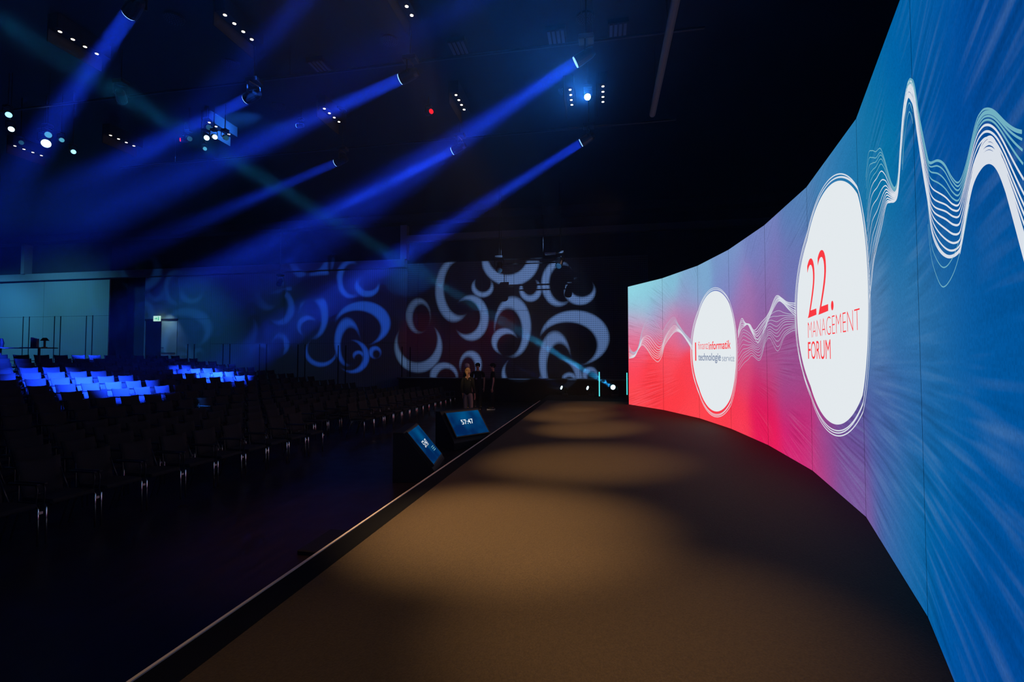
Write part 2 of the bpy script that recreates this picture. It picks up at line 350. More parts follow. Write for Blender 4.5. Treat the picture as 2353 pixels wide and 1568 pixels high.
M['gred'] = emis('picture_red', lin((250, 58, 66)), 1)
M['ggrey'] = emis('picture_grey_blue', lin((120, 135, 165)), 1)
led = thing('led_wall', 'huge curved video wall showing a red to blue picture with white circles', 'screen')
for i in range(len(PT) - 1):
    s0, s1 = SS[i] + .005, SS[i + 1] - .005; nu, nv = 14, 26
    v = []; uvs = []
    for b in range(nv + 1):
        for a in range(nu + 1):
            s = s0 + (s1 - s0) * a / nu; w = HS * b / nv; d = (PT[i + 1] - PT[i]).normalized(); q = PT[i] + d * (s - SS[i])
            v.append((q.x, q.y, ST + .006 + w)); uvs.append((s, w))
    f = [(b * (nu + 1) + a, b * (nu + 1) + a + 1, (b + 1) * (nu + 1) + a + 1, (b + 1) * (nu + 1) + a) for b in range(nv) for a in range(nu)]
    o = MB().add(v, f).obj('screen_panel', M['led'], led); me = o.data
    ca = me.color_attributes.new('Col', 'FLOAT_COLOR', 'POINT'); ul = me.uv_layers.new(name='UVMap')
    for k, (s, w) in enumerate(uvs): ca.data[k].color = (*scol(s, w), 1)
    for lp in me.loops: ul.data[lp.index].uv = uvs[lp.vertex_index]
    # cabinet behind the lit face
    d = (PT[i + 1] - PT[i]).normalized(); n = Vector((d.y, -d.x)); n = n if n.x > 0 else -n
    a, b = PT[i] + d * .0, PT[i + 1]; c = MB()
    q = [a + n * .006, b + n * .006, b + n * .12, a + n * .12]
    c.add([(p.x, p.y, ST + .006) for p in q] + [(p.x, p.y, ST + HS) for p in q], [(0, 1, 2, 3), (4, 5, 6, 7), (0, 1, 5, 4), (1, 2, 6, 5), (2, 3, 7, 6), (3, 0, 4, 7)])
    c.obj('cabinet', M['black'], led)
    c = MB(); m_ = (a + b) / 2 + n * .14; m2 = m_ + n * .7
    c.tube([(m_.x, m_.y, ST + .005), (m_.x, m_.y, ST + 3.6)], .03); c.tube([(m2.x, m2.y, ST + .03), (m_.x, m_.y, ST + 2.6)], .025); c.tube([(m_.x, m_.y, ST + .03), (m2.x, m2.y, ST + .03)], .025)
    c.obj('rear_strut', M['steel'], led)

def put_on_screen(bm, name, m, off, kind=None):
    for s in SS[1:-1]:
        bmesh.ops.bisect_plane(bm, geom=bm.verts[:] + bm.edges[:] + bm.faces[:], dist=1e-5, plane_co=(s, 0, 0), plane_no=(1, 0, 0))
    for v in bm.verts: v.co = Vector(scr_xyz(v.co.x, v.co.y, off))
    me = bpy.data.meshes.new(name); bm.to_mesh(me); bm.free(); me.materials.append(m)
    o = bpy.data.objects.new(name, me); COL.objects.link(o); o.parent = led
    if kind: o['kind'] = kind
    return o
def disc(cs, cv, rs, rv, name, m, off):
    bm = bmesh.new(); n = 96
    top = [bm.verts.new((cs - rs * math.cos(PI * k / n), cv + rv * math.sin(PI * k / n), 0)) for k in range(n + 1)]
    bot = [top[0]] + [bm.verts.new((cs - rs * math.cos(PI * k / n), cv - rv * math.sin(PI * k / n), 0)) for k in range(1, n)] + [top[-1]]
    for k in range(n):
        q = []
        for t in (top[k], bot[k], bot[k + 1], top[k + 1]):
            if t not in q: q.append(t)
        bm.faces.new(q)
    return put_on_screen(bm, name, m, off)
def ribbon(bm, pts, w):
    prev = None
    for i, p in enumerate(pts):
        a = Vector(pts[max(i - 1, 0)]); b = Vector(pts[min(i + 1, len(pts) - 1)]); d = (b - a).normalized(); n = Vector((-d.y, d.x)) * w / 2; p = Vector(p)
        cur = (bm.verts.new((p.x + n.x, p.y + n.y, 0)), bm.verts.new((p.x - n.x, p.y - n.y, 0)))
        if prev: bm.faces.new((prev[0], prev[1], cur[1], cur[0]))
        prev = cur
def ring(cs, cv, rs, rv, ph, w):
    bm = bmesh.new(); pts = []
    for k in range(141):
        t = 2 * PI * k / 140 + ph; e = 1 + .006 * math.sin(3 * t + ph)
        pts.append((cs + rs * e * math.cos(t), cv + rv * e * math.sin(t)))
    ribbon(bm, pts, w); return bm
def bbox_px(l, r, t, b):
    (sl, _), (sr, _) = scr(l[0], l[1]), scr(r[0], r[1]); _, vt = scr(t[0], t[1]); _, vb = scr(b[0], b[1])
    return (sl + sr) / 2, (vt + vb) / 2, (sr - sl) / 2, (vt - vb) / 2
B1 = bbox_px((1832, 720), (1997, 700), (1928, 403), (1926, 980)); B2 = bbox_px((1591, 810), (1692, 810), (1646, 668), (1650, 948))
for (cs, cv, rs, rv), nm in ((B1, 1), (B2, 2)):
    disc(cs, cv, rs, rv, 'picture_disc', M['gwhite'], .004)
    for k, (dx, dy, g) in enumerate(((-.01, .0, .07), (.015, -.03, .085), (-.03, .02, .075))):
        put_on_screen(ring(cs + dx, cv + dy - .02, rs + g * .8, rv + g, k * 2.1, .014), 'picture_ring', M['gline'], .003)

def catmull(pts):
    out = []
    for i in range(len(pts) - 1):
        p0 = pts[max(i - 1, 0)]; p1 = pts[i]; p2 = pts[i + 1]; p3 = pts[min(i + 2, len(pts) - 1)]
        for k in range(8):
            t = k / 8
            out.append(tuple(.5 * ((2 * p1[j]) + (-p0[j] + p2[j]) * t + (2 * p0[j] - 5 * p1[j] + 4 * p2[j] - p3[j]) * t * t + (-p0[j] + 3 * p1[j] - 3 * p2[j] + p3[j]) * t ** 3) for j in (0, 1)))
    out.append(pts[-1]); return out
def curve_fn(px):
    c = catmull([scr(*p) for p in px])
    for i in range(1, len(c)):
        if c[i][0] <= c[i - 1][0]: c[i] = (c[i - 1][0] + 1e-5, c[i][1])
    def f(s):
        if s <= c[0][0]: return c[0][1]
        lo, hi = 0, len(c) - 1
        while hi - lo > 1:
            mi = (lo + hi) // 2
            if c[mi][0] <= s: lo = mi
            else: hi = mi
        t = min(1, (s - c[lo][0]) / (c[hi][0] - c[lo][0])); return c[lo][1] + (c[hi][1] - c[lo][1]) * t
    return f, c[0][0], c[-1][0]
def bundle(up, lo, ws, s0, s1, mats, wid=.012, ds=.02):
    fu, a, b = curve_fn(up); fl, c, d = curve_fn(lo)
    s0 = max(a, c) if s0 is None else s0; s1 = min(b, d) if s1 is None else s1; n = max(2, int((s1 - s0) / ds))
    for w, m, k in zip(ws, mats[0], mats[1]):
        bm = bmesh.new(); pts = []
        for i in range(n + 1):
            s = s0 + (s1 - s0) * i / n; u, l = fu(s), fl(s); ww = min(1, max(0, w + .03 * math.sin(s * 5 + w * 9)) if 0 < w < 1 else w)
            pts.append((s, u + (l - u) * ww))
        ribbon(bm, pts, wid * k); put_on_screen(bm, 'picture_line', m, .0035)
C = lambda l, ox, oy, k: [(ox + x / k, oy + y / k) for x, y in l]
c1 = (1420, 600, 3.92)
up = C([(100, 770), (130, 815), (160, 815), (185, 770), (215, 640), (250, 550), (290, 502), (340, 550), (400, 628), (440, 570), (505, 507), (545, 570), (600, 650), (668, 722)], *c1)
lo = C([(100, 880), (150, 865), (185, 800), (220, 760), (260, 795), (310, 870), (360, 910), (395, 860), (420, 770), (470, 690), (520, 640), (570, 655), (620, 720), (668, 800)], *c1)
ws = [i / 14 for i in range(15)]
bundle(up, lo, ws, None, None, ([M['gline2']] * 8 + [M['gline']] * 7, [.75] * 8 + [1.0] * 7), .013)
up = C([(1082, 640), (1100, 560), (1120, 520), (1150, 562), (1190, 575), (1230, 628), (1290, 560), (1360, 470), (1410, 345), (1440, 315), (1480, 340), (1530, 375), (1605, 385)], *c1)
lo = C([(1082, 700), (1110, 620), (1135, 596), (1170, 575), (1200, 630), (1230, 690), (1262, 738), (1300, 670), (1360, 530), (1410, 420), (1450, 365), (1490, 385), (1540, 440), (1605, 500)], *c1)
bundle(up, lo, [i / 5 for i in range(6)], None, None, ([M['gline']] * 6, [1.0] * 6), .014)
up2 = C([(1082, 690), (1120, 590), (1150, 600), (1190, 640), (1240, 690), (1300, 620), (1350, 500), (1440, 420), (1500, 440), (1605, 480)], *c1)
lo2 = C([(1082, 1000), (1130, 930), (1175, 890), (1210, 855), (1270, 900), (1300, 850), (1330, 740), (1370, 700), (1440, 815), (1500, 690), (1560, 640), (1605, 625)], *c1)
bundle(up2, lo2, [i / 10 for i in range(1, 11)], None, None, ([M['gline2']] * 10, [.8] * 10), .012)
c3 = (1850, 160, 2.904); c4 = (1900, 0, 2.2406)
up = C([(395, 900), (405, 760), (425, 570), (450, 545), (475, 552), (505, 530), (530, 590), (555, 680), (580, 760), (605, 790), (625, 700), (655, 400), (680, 140), (697, 75)], *c3) + C([(438, 411), (455, 440), (480, 600), (520, 800), (535, 840), (575, 830), (610, 850), (650, 920), (685, 945), (720, 860), (770, 650), (800, 585), (830, 567), (870, 580), (930, 640), (980, 675), (1040, 690)], *c4)
lo = C([(430, 1560), (445, 1440), (460, 1300), (480, 1200), (515, 1050), (545, 910), (570, 890), (600, 885), (620, 850), (632, 740), (650, 500), (670, 280), (690, 195), (700, 190)], *c3) + C([(437, 520), (450, 560), (470, 700), (500, 900), (525, 1050), (545, 1200), (580, 1290), (630, 1330), (685, 1305), (705, 1230), (730, 1080), (760, 950), (800, 870), (840, 840), (880, 870), (920, 960), (960, 1100), (1040, 1400)], *c4)
ws = [0, .04, .09, .16, .24, .33, .43, .53, .63, .73, .82, .90, .96, 1.0]
bundle(up, lo, ws, None, None, ([M['gteal'], M['gteal'], M['gteal'], M['gteal'], M['gteal']] + [M['gline']] * 9, [.8] * 5 + [.9, .9, .9, 1, 1, 1, 1, 1.1, 1.3]), .0095)
# bright band of close lines over the last hump
up = C([(690, 1300), (705, 1200), (730, 1040), (760, 880), (800, 760), (840, 714), (875, 740), (920, 860), (960, 1000), (1040, 1270)], *c4)
lo = C([(690, 1315), (705, 1240), (730, 1090), (760, 955), (800, 875), (840, 845), (880, 872), (920, 965), (960, 1100), (1040, 1400)], *c4)
bundle(up, lo, [i / 7 for i in range(8)], None, None, ([M['gline']] * 8, [.8] * 8), .012, .01)
up = C([(520, 1000), (535, 1200), (552, 1300), (600, 1382), (650, 1340), (700, 1200), (740, 1000)], *c4); lo = C([(520, 1100), (538, 1300), (560, 1400), (600, 1483), (650, 1430), (695, 1290), (740, 1060)], *c4)
bundle(up, lo, [0, 1], None, None, ([M['gteal']] * 2, [.6] * 2), .010)
up = C([(365, 1000), (385, 700), (400, 540), (425, 425), (452, 470), (470, 640), (505, 860)], *c4); lo = C([(365, 1010), (388, 720), (405, 590), (425, 500), (452, 560), (470, 690), (505, 900)], *c4)
bundle(up, lo, [0, .2, .4, .6, .8, 1], None, None, ([M['gline']] * 6, [1.1] * 6), .012, .01)
up = C([(390, 850), (402, 620), (425, 515), (445, 560)], *c4); lo = C([(392, 880), (405, 700), (427, 580), (447, 640)], *c4)
bundle(up, lo, [.3, 1], None, None, ([M['gteal']] * 2, [.7] * 2), .010)

def text_mesh(txt, weight=0):
    c = bpy.data.curves.new('t', 'FONT'); c.body = txt; c.size = 1; c.offset = weight; c.resolution_u = 6
    o = bpy.data.objects.new('t', c); COL.objects.link(o); bpy.context.view_layer.update()
    dg = bpy.context.evaluated_depsgraph_get(); me = bpy.data.meshes.new_from_object(o.evaluated_get(dg)); bpy.data.objects.remove(o); return me
def screen_text(txt, l, r, top, base, m, weight=0):
    s0 = scr(*l)[0]; s1 = scr(*r)[0]; vt = scr(*top)[1]; vb = scr(*base)[1]
    me = text_mesh(txt, weight); xs_ = [v.co.x for v in me.vertices]; ys_ = [v.co.y for v in me.vertices]
    desc = min(ys_); hi = max(ys_)
    bm = bmesh.new(); bm.from_mesh(me)
    y0 = 0.0
    for v in bm.verts:
        v.co = Vector((s0 + (v.co.x - min(xs_)) / (max(xs_) - min(xs_)) * (s1 - s0), vb + (v.co.y - y0) / (hi - y0) * (vt - vb), 0))
    put_on_screen(bm, 'picture_lettering', m, .007)
screen_text('22.', (1857, 700), (1917, 700), (1857, 600), (1857, 733), M['gred'], -.012)
screen_text('MANAGEMENT', (1858, 760), (1978, 740), (1858, 742), (1858, 779), M['gred'], -.022)
screen_text('FORUM', (1858, 805), (1910, 803), (1858, 787), (1858, 826), M['gred'], -.002)
screen_text('finanz', (1605, 795), (1627, 795), (1605, 786), (1605, 804), M['gred'], -.008)
screen_text('informatik', (1629, 795), (1679.5, 795), (1630, 786), (1630, 804), M['gred'], .012)
screen_text('technologie', (1605.5, 823), (1657, 823), (1605, 813), (1605, 829), M['ggrey'], .012)
screen_text('service', (1660, 823), (1688, 823), (1660, 817), (1660, 831), M['ggrey'], -.008)
s0 = scr(1597.5, 800)[0]; s1 = scr(1600.2, 800)[0]; v0 = scr(1598, 830)[1]; v1 = scr(1598, 788)[1]
bm = bmesh.new(); bm.faces.new([bm.verts.new(p) for p in ((s0, v0, 0), (s1, v0, 0), (s1, v1, 0), (s0, v1, 0))]); put_on_screen(bm, 'picture_bar', M['gred'], .006)

# ------------------------------------------------------------------ seating
TIER = .13; X0 = -6.27; PITCH_R = .99; NR = 14
def tier_h(k): return TIER * max(0, k - 3)
for k in range(4, NR):
    x1 = X0 - PITCH_R * k + .52; x0 = x1 - PITCH_R if k < NR - 1 else -37.9
    tag(MB().box((x0 + .001, 3, .001), (x1 - .001, 20.2, tier_h(k))).obj('seating_tier', M['blackwall']), 'dark step of the tiered platform under the ' + ORD[k] + ' chair row from the stage', 'platform', 'steps of the tiered seating platform')
tag(MB().box((-37.9, 20.201, .001), (X0 - PITCH_R * 13 + .52, YW - .02, tier_h(13))).obj('side_landing', M['blackwall']), 'dark landing between the seating and the doors in the end wall', 'platform')

def make_chair():
    t = thing('conference_chair', 'x', 'chair')
    MB().box((-.20, -.235, .425), (.245, .235, .475)).obj('seat', M['fabric'], t, bevel=.018)
    # back: curved, slightly dished sheet, wider at the top
    v = []; nx, nz = 6, 5
    for side in (0, 1):
        for j in range(nz + 1):
            z = .47 + .40 * j / nz
            for i in range(nx + 1):
                u = i / nx * 2 - 1; hw = .205 + .028 * j / nz; x = -.20 - .10 * (j / nz) - .018 * (1 - u * u) - side * .018
                v.append((x, u * hw, z - (.018 * (1 - u * u) if j == nz else 0)))
    n = (nx + 1) * (nz + 1); f = []
    for j in range(nz):
        for i in range(nx):
            a = j * (nx + 1) + i; f.append((a, a + 1, a + nx + 2, a + nx + 1)); f.append((n + a, n + a + nx + 1, n + a + nx + 2, n + a + 1))
    for j in range(nz):
        for i in (0, nx): a = j * (nx + 1) + i; f.append((a, a + nx + 1, n + a + nx + 1, n + a))
    for i in range(nx):
        for j in (0, nz): a = j * (nx + 1) + i; f.append((a, a + 1, n + a + 1, n + a))
    MB().add(v, f).obj('backrest', M['fabric'], t, smooth=True)
    for s in (-1, 1):
        MB().tube([(.215, s * .262, .0), (.205, s * .262, .40), (.17, s * .262, .435)], .011).obj('leg', M['chrome'], t, smooth=True)
        MB().tube([(-.30, s * .255, .0), (-.20, s * .258, .28), (-.12, s * .262, .435)], .011).obj('leg', M['chrome'], t, smooth=True)
        a = MB().tube([(.17, s * .262, .435), (-.19, s * .262, .435), (-.225, s * .24, .56), (-.27, s * .215, .72)], .011).obj('side_rail', M['frame'], t, smooth=True)
        a = MB(); a.tube([(.17, s * .262, .435), (.185, s * .266, .60), (.16, s * .266, .655)], .009).obj('arm_support', M['frame'], t, smooth=True)
        MB().box((-.22, s * .266 - .022, .650), (.20, s * .266 + .022, .672)).obj('armrest', M['frame'], t, bevel=.008)
    MB().box((.195, .262, .345), (.222, .302, .372)).obj('link_clip', M['link'], t)
    return t
proto = make_chair(); used = False
lat0 = 4.95; SP = .605
LITG1 = []; ng = []
for k in range(NR):
    x = X0 - PITCH_R * k; row = []
    for n in range(-4, 24):
        y = lat0 + SP * (n + .5)
        if y > 19.6: continue
        if k == 0 and n in (8, 9, 10): continue
        px, py = proj((x, y, tier_h(k) + .6))
        if px < -40: continue
        row.append((x, y, px, py))
    row.sort(key=lambda q: q[2])
    for i, (x, y, px, py) in enumerate(row):
        c = proto if not used else copy_tree(proto); used = True
        c.location = (x + random.uniform(-.012, .012), y + random.uniform(-.008, .008), tier_h(k)); c.rotation_euler = (0, 0, random.uniform(-.02, .02))
        rn = 'front' if k == 0 else ORD[k]
        c['label'] = f'black conference chair with armrests, {rn} row from stage, {ORD[i]} chair from the left'
        c['group'] = 'chairs in the ' + rn + ' row from the stage'
        ng.append(c)

# ------------------------------------------------------------------ monitors wedges
def wedge(loc, rz, label, num_only, o0=.075, o1=1.095, up0=.02):
    """x = facing direction, y = along the width"""
    t = thing('stage_monitor', label, 'monitor', loc, rz)
    Wd = 1.17; prof = [(0, 0), (.70, 0), (.70, .16), (.68, .20), (.17, .82), (0, .82)]
    MB().prism(prof, 0, Wd).obj('wedge_box', M['black'], t, bevel=.006)
    sl = Vector((.51, 0, -.62)).normalized(); nr = Vector((.62, 0, .51)).normalized()
    base = Vector((.17, 0, .82)) + nr * .012 + sl * .045
    mw = Matrix(((0, -sl.x, nr.x, base.x), (1, 0, 0, base.y), (0, -sl.z, nr.z, base.z), (0, 0, 0, 1)))   # local x = width, y = up the slope, z = out
    # y measured downwards from the top, so use negative y
    fr = MB().box((o0, -.70, 0), (o1, -up0, .045), mw); fr.obj('screen_frame', M['frame'], t)
    sm = bpy.data.materials.get('countdown_screen')
    if not sm:
        sm = emis('countdown_screen', (.0, .09, .30), 1); nt = sm.node_tree; e = [q for q in nt.nodes if q.type == 'EMISSION'][0]
        tc = nt.nodes.new('ShaderNodeTexCoord'); nz = nt.nodes.new('ShaderNodeTexNoise'); nz.inputs['Scale'].default_value = 2.2; nt.links.new(tc.outputs['Object'], nz.inputs['Vector'])
        cr = nt.nodes.new('ShaderNodeValToRGB'); cr.color_ramp.elements[0].color = (.0, .016, .085, 1); cr.color_ramp.elements[1].color = (.0, .07, .21, 1)
        cr.color_ramp.elements[0].position = .35; cr.color_ramp.elements[1].position = .68
        nt.links.new(nz.outputs['Fac'], cr.inputs[0]); nt.links.new(cr.outputs[0], e.inputs[0])
    MB().box((o0 + .025, -.675, .044), (o1 - .025, -up0 - .025, .047), mw).obj('display', sm, t)
    me = text_mesh('57:47', .012); bm = bmesh.new(); bm.from_mesh(me)
    xs_ = [v.co.x for v in bm.verts]; ys_ = [v.co.y for v in bm.verts]; w = .36; cx, cy_ = (o0 + o1) / 2, -.33
    for v in bm.verts:
        X = cx - w / 2 + (v.co.x - min(xs_)) / (max(xs_) - min(xs_)) * w; Y = cy_ - .065 + (v.co.y - min(ys_)) / (max(ys_) - min(ys_)) * .13
        v.co = mw @ Vector((X, Y, .0485))
    me.clear_geometry(); bm.to_mesh(me); bm.free(); me.materials.append(M['gwhite']); o = bpy.data.objects.new('digits', me); COL.objects.link(o); o.parent = t
    MB().tube([(.70, .4, .05), (.76, .4, .05), (.78, .42, .0)], .008).obj('cable', M['frame'], t)
    MB().box((.70, .52, .03), (.73, .60, .07)).obj('socket', M['bright'], t)
    if not num_only:
        a = MB(); n = 36
        for j in range(3):
            for i in range(6):
                a.box((.62 + .035 * i, -.47 - .035 * j, .047), (.64 + .035 * i, -.455 - .035 * j, .0482), mw)
        a.obj('small_print', M['gteal'], t)['kind'] = 'stuff'
    return t
w1 = wedge((-3.41, 7.54, 0), math.radians(11), 'nearer countdown monitor in a black wedge box, seen edge-on beside the stage', False, .0, .96, -.02)
w2 = wedge((-3.82, 10.76, 0), math.radians(-34), 'farther countdown monitor in a black wedge box, turned towards the camera', True)
fb = on_z(738, 1240, .05)
bx = thing('floor_box', 'flat black cable box on the floor against the stage edge', 'box', (fb.x + .1, fb.y, 0), 0)
MB().box((-.18, -.32, 0), (.2, .32, .05)).obj('lid', M['black'], bx, bevel=.01)
MB().tube([(-.18, -.3, .03), (-.18, .3, .03)], .006).obj('rim', M['steel'], bx)

# ------------------------------------------------------------------ lamps
def moving_head(loc, target, lens, label, name='moving_head_light', size=1.0, floor=False, group=None, cat='spotlight'):
    """loc = lens centre; housing sits behind it, yoke and base above (or below on the deck)"""
    t = thing(name, label, cat, loc, 0, group); d = (Vector(target) - Vector(loc)).normalized()
    up = Vector((0, 0, -1 if floor else 1)); k = size; R = .11 * k
    MB().tube([-d * .02 * k, -d * .10 * k, -d * .34 * k, -d * .42 * k], [R * 1.12, R * 1.15, R * 1.0, R * .7], 16).obj('head', M['house'], t, smooth=False)
    q = d.to_track_quat('Z', 'Y').to_matrix().to_4x4()
    v = [q @ Vector((R * math.cos(2 * PI * i / 20), R * math.sin(2 * PI * i / 20), .004)) for i in range(20)]
    MB().add([tuple(p - d * .02 * k) for p in v] + [tuple(p) for p in v], [tuple(range(20)), tuple(range(39, 19, -1))] + [(i, (i + 1) % 20, 20 + (i + 1) % 20, 20 + i) for i in range(20)]).obj('lens', lens, t)
    side = d.cross(up).normalized(); c = -d * .25 * k
    yk = MB()
    for s in (-1, 1): yk.tube([c + side * s * R * 1.1, c + side * s * R * 1.45, c + side * s * R * 1.45 + up * .24 * k, c + side * s * R * 1.1 + up * .27 * k], .018 * k, 6)
    yk.tube([c + side * R * 1.2 + up * .27 * k, c - side * R * 1.2 + up * .27 * k], .02 * k, 6); yk.obj('yoke', M['house'], t)
    b = c + up * .33 * k; MB().box((b.x - .15 * k, b.y - .12 * k, b.z - .05 * k), (b.x + .15 * k, b.y + .12 * k, b.z + .05 * k)).obj('base', M['house'], t, bevel=.012)
    if not floor: MB().tube([b + up * .04, b + up * .10, (b.x, b.y, 9.34 - loc[2])], [.02, .014, .014], 6).obj('hanging_rod', M['house'], t)
    else: t.location.z = loc[2]
    return t, b + Vector(loc)
K_BEAM = 2000
def aim_px(px, py, X): return on_x(px, py, X)
BE = [ # lens x,y,z  | aim point | power | angle | label
 ((-.50, 9.6, 8.0), (-14.7, 11.35, 1.05), 1.15, 11.5, 'beam light nearest the top of the video wall throwing the longest blue beam', 1),
 ((-4.2, 9.5, 8.0), tuple(aim_px(0, 597, -17)), .75, 9, 'beam light above the middle of the hall with a thick blue beam', 1),
 ((-.55, 13.3, 8.0), (-15.2, 16.3, 1.2), .8, 7.5, 'beam light right of the four warm lamps, lowest long blue beam', 1),
 ((-4.2, 13.15, 8.0), tuple(aim_px(350, 690, -16)), .75, 7.2, 'beam light in the centre whose beam merges below the longest beam', 1),
 ((-7.95, 13.3, 8.0), tuple(aim_px(300, 578, -17)), .35, 7, 'beam light with the short faint beam under the middle beams', 0),
 ((-8.0, 9.6, 8.0), tuple(aim_px(100, 466, -17)), .6, 9, 'beam light left of centre with a bright short blue beam', 0),
 ((-8.0, 6.8, 8.0), tuple(aim_px(50, 388, -13.5)), .5, 8, 'leftmost beam light with a steep blue beam', 0),
 ((-3.2, 6.1, 8.0), tuple(aim_px(330, 385, -9)), .16, 9, 'beam light above the frame with a steep faint blue beam', 0),
 ((-.58, 6.9, 8.0), tuple(aim_px(500, 335, -8)), .14, 13, 'beam light above the frame with the widest faint blue beam', 0)]
for loc, tg, p, ang, lb, lit in BE:
    L_ = Vector(loc); d = (Vector(tg) - L_).normalized()
    moving_head(loc, tg, M['e_blue'], lb, 'beam_light', 1.0)
    beam(L_ + d * .03, tg, K_BEAM * p, BLUE, ang)
for c in ng:            # the chairs that the beams fall on look blue
    q = c.location + Vector((-.25, 0, .68))
    for loc, tg, p, ang, lb, lit in BE[:4]:
        A_ = Vector(loc); dd = (Vector(tg) - A_).normalized(); tt = (q - A_).dot(dd)
        if (q - A_ - dd * tt).length < .1 + tt * math.tan(math.radians(ang * .38)) and tt > 5: c['label'] = c['label'].replace('black conference', 'bright blue-lit conference')
# star facing the camera
sl = on_y(1350, 223, 11.1)
moving_head(tuple(sl), (CAM.x - .6, CAM.y + 2, 1.0), M['e_star'], 'brightest beam light, glaring blue-white straight at the camera', 'beam_light', .62)
beam(sl + (Vector((-.6, 2, 1)) - sl).normalized() * .03, (-.9, .5, 3.4), 900, (.02, .22, 1), 24, .07)
beam(sl, on_x(1180, 392, -2.6), 90, (.01, .16, 1), 10, .05)
for tx, ty in ((1285, 120), (1352, 110), (1400, 105), (1240, 195), (1235, 260)):
    e = on_y(tx, ty, 10.0); beam(sl, e, 22, (.01, .16, 1), 7, .035)
# small lamps
p = on_y(683, 289, 12.5)
moving_head(tuple(p), p + Vector((-3, .3, .3)), M['e_small'], 'small lamp with a pale cone of light, on the middle beam', 'spot_light', .55); beam(p + Vector((-.03, 0, 0)), p + Vector((-3, .3, .35)), 90, (.02, .18, 1), 30, .05)
p = on_y(991, 256, 12.5); moving_head(tuple(p), p + Vector((1.2, -1.0, -.1)), M['e_red'], 'small red-lit lamp alone in the dark right of the middle beam', 'spot_light', .6)
p = on_y(414, 321, 12.5); moving_head(tuple(p), p + Vector((-1.2, -1.6, -.3)), M['e_red'], 'small red-lit lamp at the left of the lamp cluster', 'spot_light', .5)
CL = [ # cluster lamps: px, py, Y, lens, scale, label
 (436, 319, 11.8, 'e_cyan', .6, 'dim blue lamp left in the middle lamp cluster'), (475, 317, 11.8, 'e_white', .62, 'bright white lamp low in the middle lamp cluster'),
 (494, 315, 11.8, 'e_white', .58, 'bright oval lamp right of centre in the middle lamp cluster'), (520, 317, 11.8, 'e_cyan', .6, 'dim blue lamp at the right end of the middle lamp cluster'),
 (480, 293, 11.8, 'e_cyan', .65, 'upper dim lamp of the middle lamp cluster'), (471, 342, 11.8, 'e_cyan', .45, 'lowest small lamp under the middle lamp cluster'),
 (20, 264, 9.5, 'e_small', .6, 'upper cyan lamp at the left edge of the picture'), (26, 297, 9.5, 'e_white', .55, 'bright white lamp at the left edge of the picture'),
 (106, 330, 10.5, 'e_white', .95, 'big round white-lit lamp in the left lamp cluster'), (111, 310, 10.5, 'e_cyan', .7, 'round cyan lamp above the big white-lit lamp'),
 (142, 322, 10.5, 'e_cyan', .5, 'small cyan lamp right of the big white-lit lamp'), (169, 349, 10.5, 'e_small', .5, 'small narrow blue-white lamp at right of the left cluster'),
 (49, 328, 10.5, 'e_cyan', .5, 'very dim lamp left of the big white-lit lamp')]
M['e_dim'] = emis('dim_lens_lit', (.02, .10, .16), .7)
for px, py, Y, ln, k, lb in CL:
    p = on_y(px, py, Y); tg = p + (CAM - p).normalized() * .5 + Vector((.35, -.1, -.2))
    moving_head(tuple(p), tg, M['e_dim'] if ln == 'e_cyan' and ('dim' in lb) else M[ln], lb, 'spot_light', k)
beam(on_y(478, 325, 11.8), on_y(478, 600, 11.5), 10, (.02, .2, 1), 4, .1)
# deck lamps behind the stage
DK = [(1290, 893, 20.2, .9, 'leftmost of three floor spotlights behind the stage'), (1350, 893, 20.2, .9, 'middle of three floor spotlights behind the stage'), (1408.5, 894, 19.6, 1.1, 'rightmost floor spotlight behind the stage, throwing a thin cyan beam')]
for i, (px, py, Y, k, lb) in enumerate(DK):
    p = on_y(px, py, Y); tg = on_x(900, 588, -4.2) if i == 2 else p + Vector((-3, -1.6, 1.2))
    p.z = ST + .33 * k + .05 * k + .001 + (0.0)
    moving_head(tuple(p), tg, M['e_white'], lb, 'floor_spotlight', k * .8, True)
    o = [q for q in COL.objects if q.name.startswith('floor_spotlight')][-1]
    if i == 2: beam(p + (tg - p).normalized() * .03, tg, 170, (.02, .35, .8), 1.0, .075); beam(p + (tg - p).normalized() * .03 + Vector((0, 0, .09)), on_x(900, 576, -4.2), 16, (.02, .35, .8), .8, .02)
    if i == 0: beam(p + Vector((-.1, -.05, .08)), on_x(1000, 760, -5), 16, (.05, .12, .8), 1.0, .03)
# turquoise tubes
for px, y0, y1, Y, lb in ((1377, 855, 912, 19.3, 'glowing turquoise tube standing alone behind the stage'), (1440.5, 857, 908, 20.3, 'glowing turquoise tube right at the edge of the video wall')):
    a = on_y(px, y0, Y); t = thing('light_tube', lb, 'light', (a.x, Y, ST))
    zt = a.z - ST; MB().tube([(0, 0, .07), (0, 0, zt)], .022, 10).obj('tube', M['e_tube'], t)
    MB().tube([(0, 0, 0), (0, 0, .02)], .12, 14).obj('base', M['black'], t); MB().tube([(0, 0, .02), (0, 0, .075)], .028, 10).obj('socket', M['house'], t)

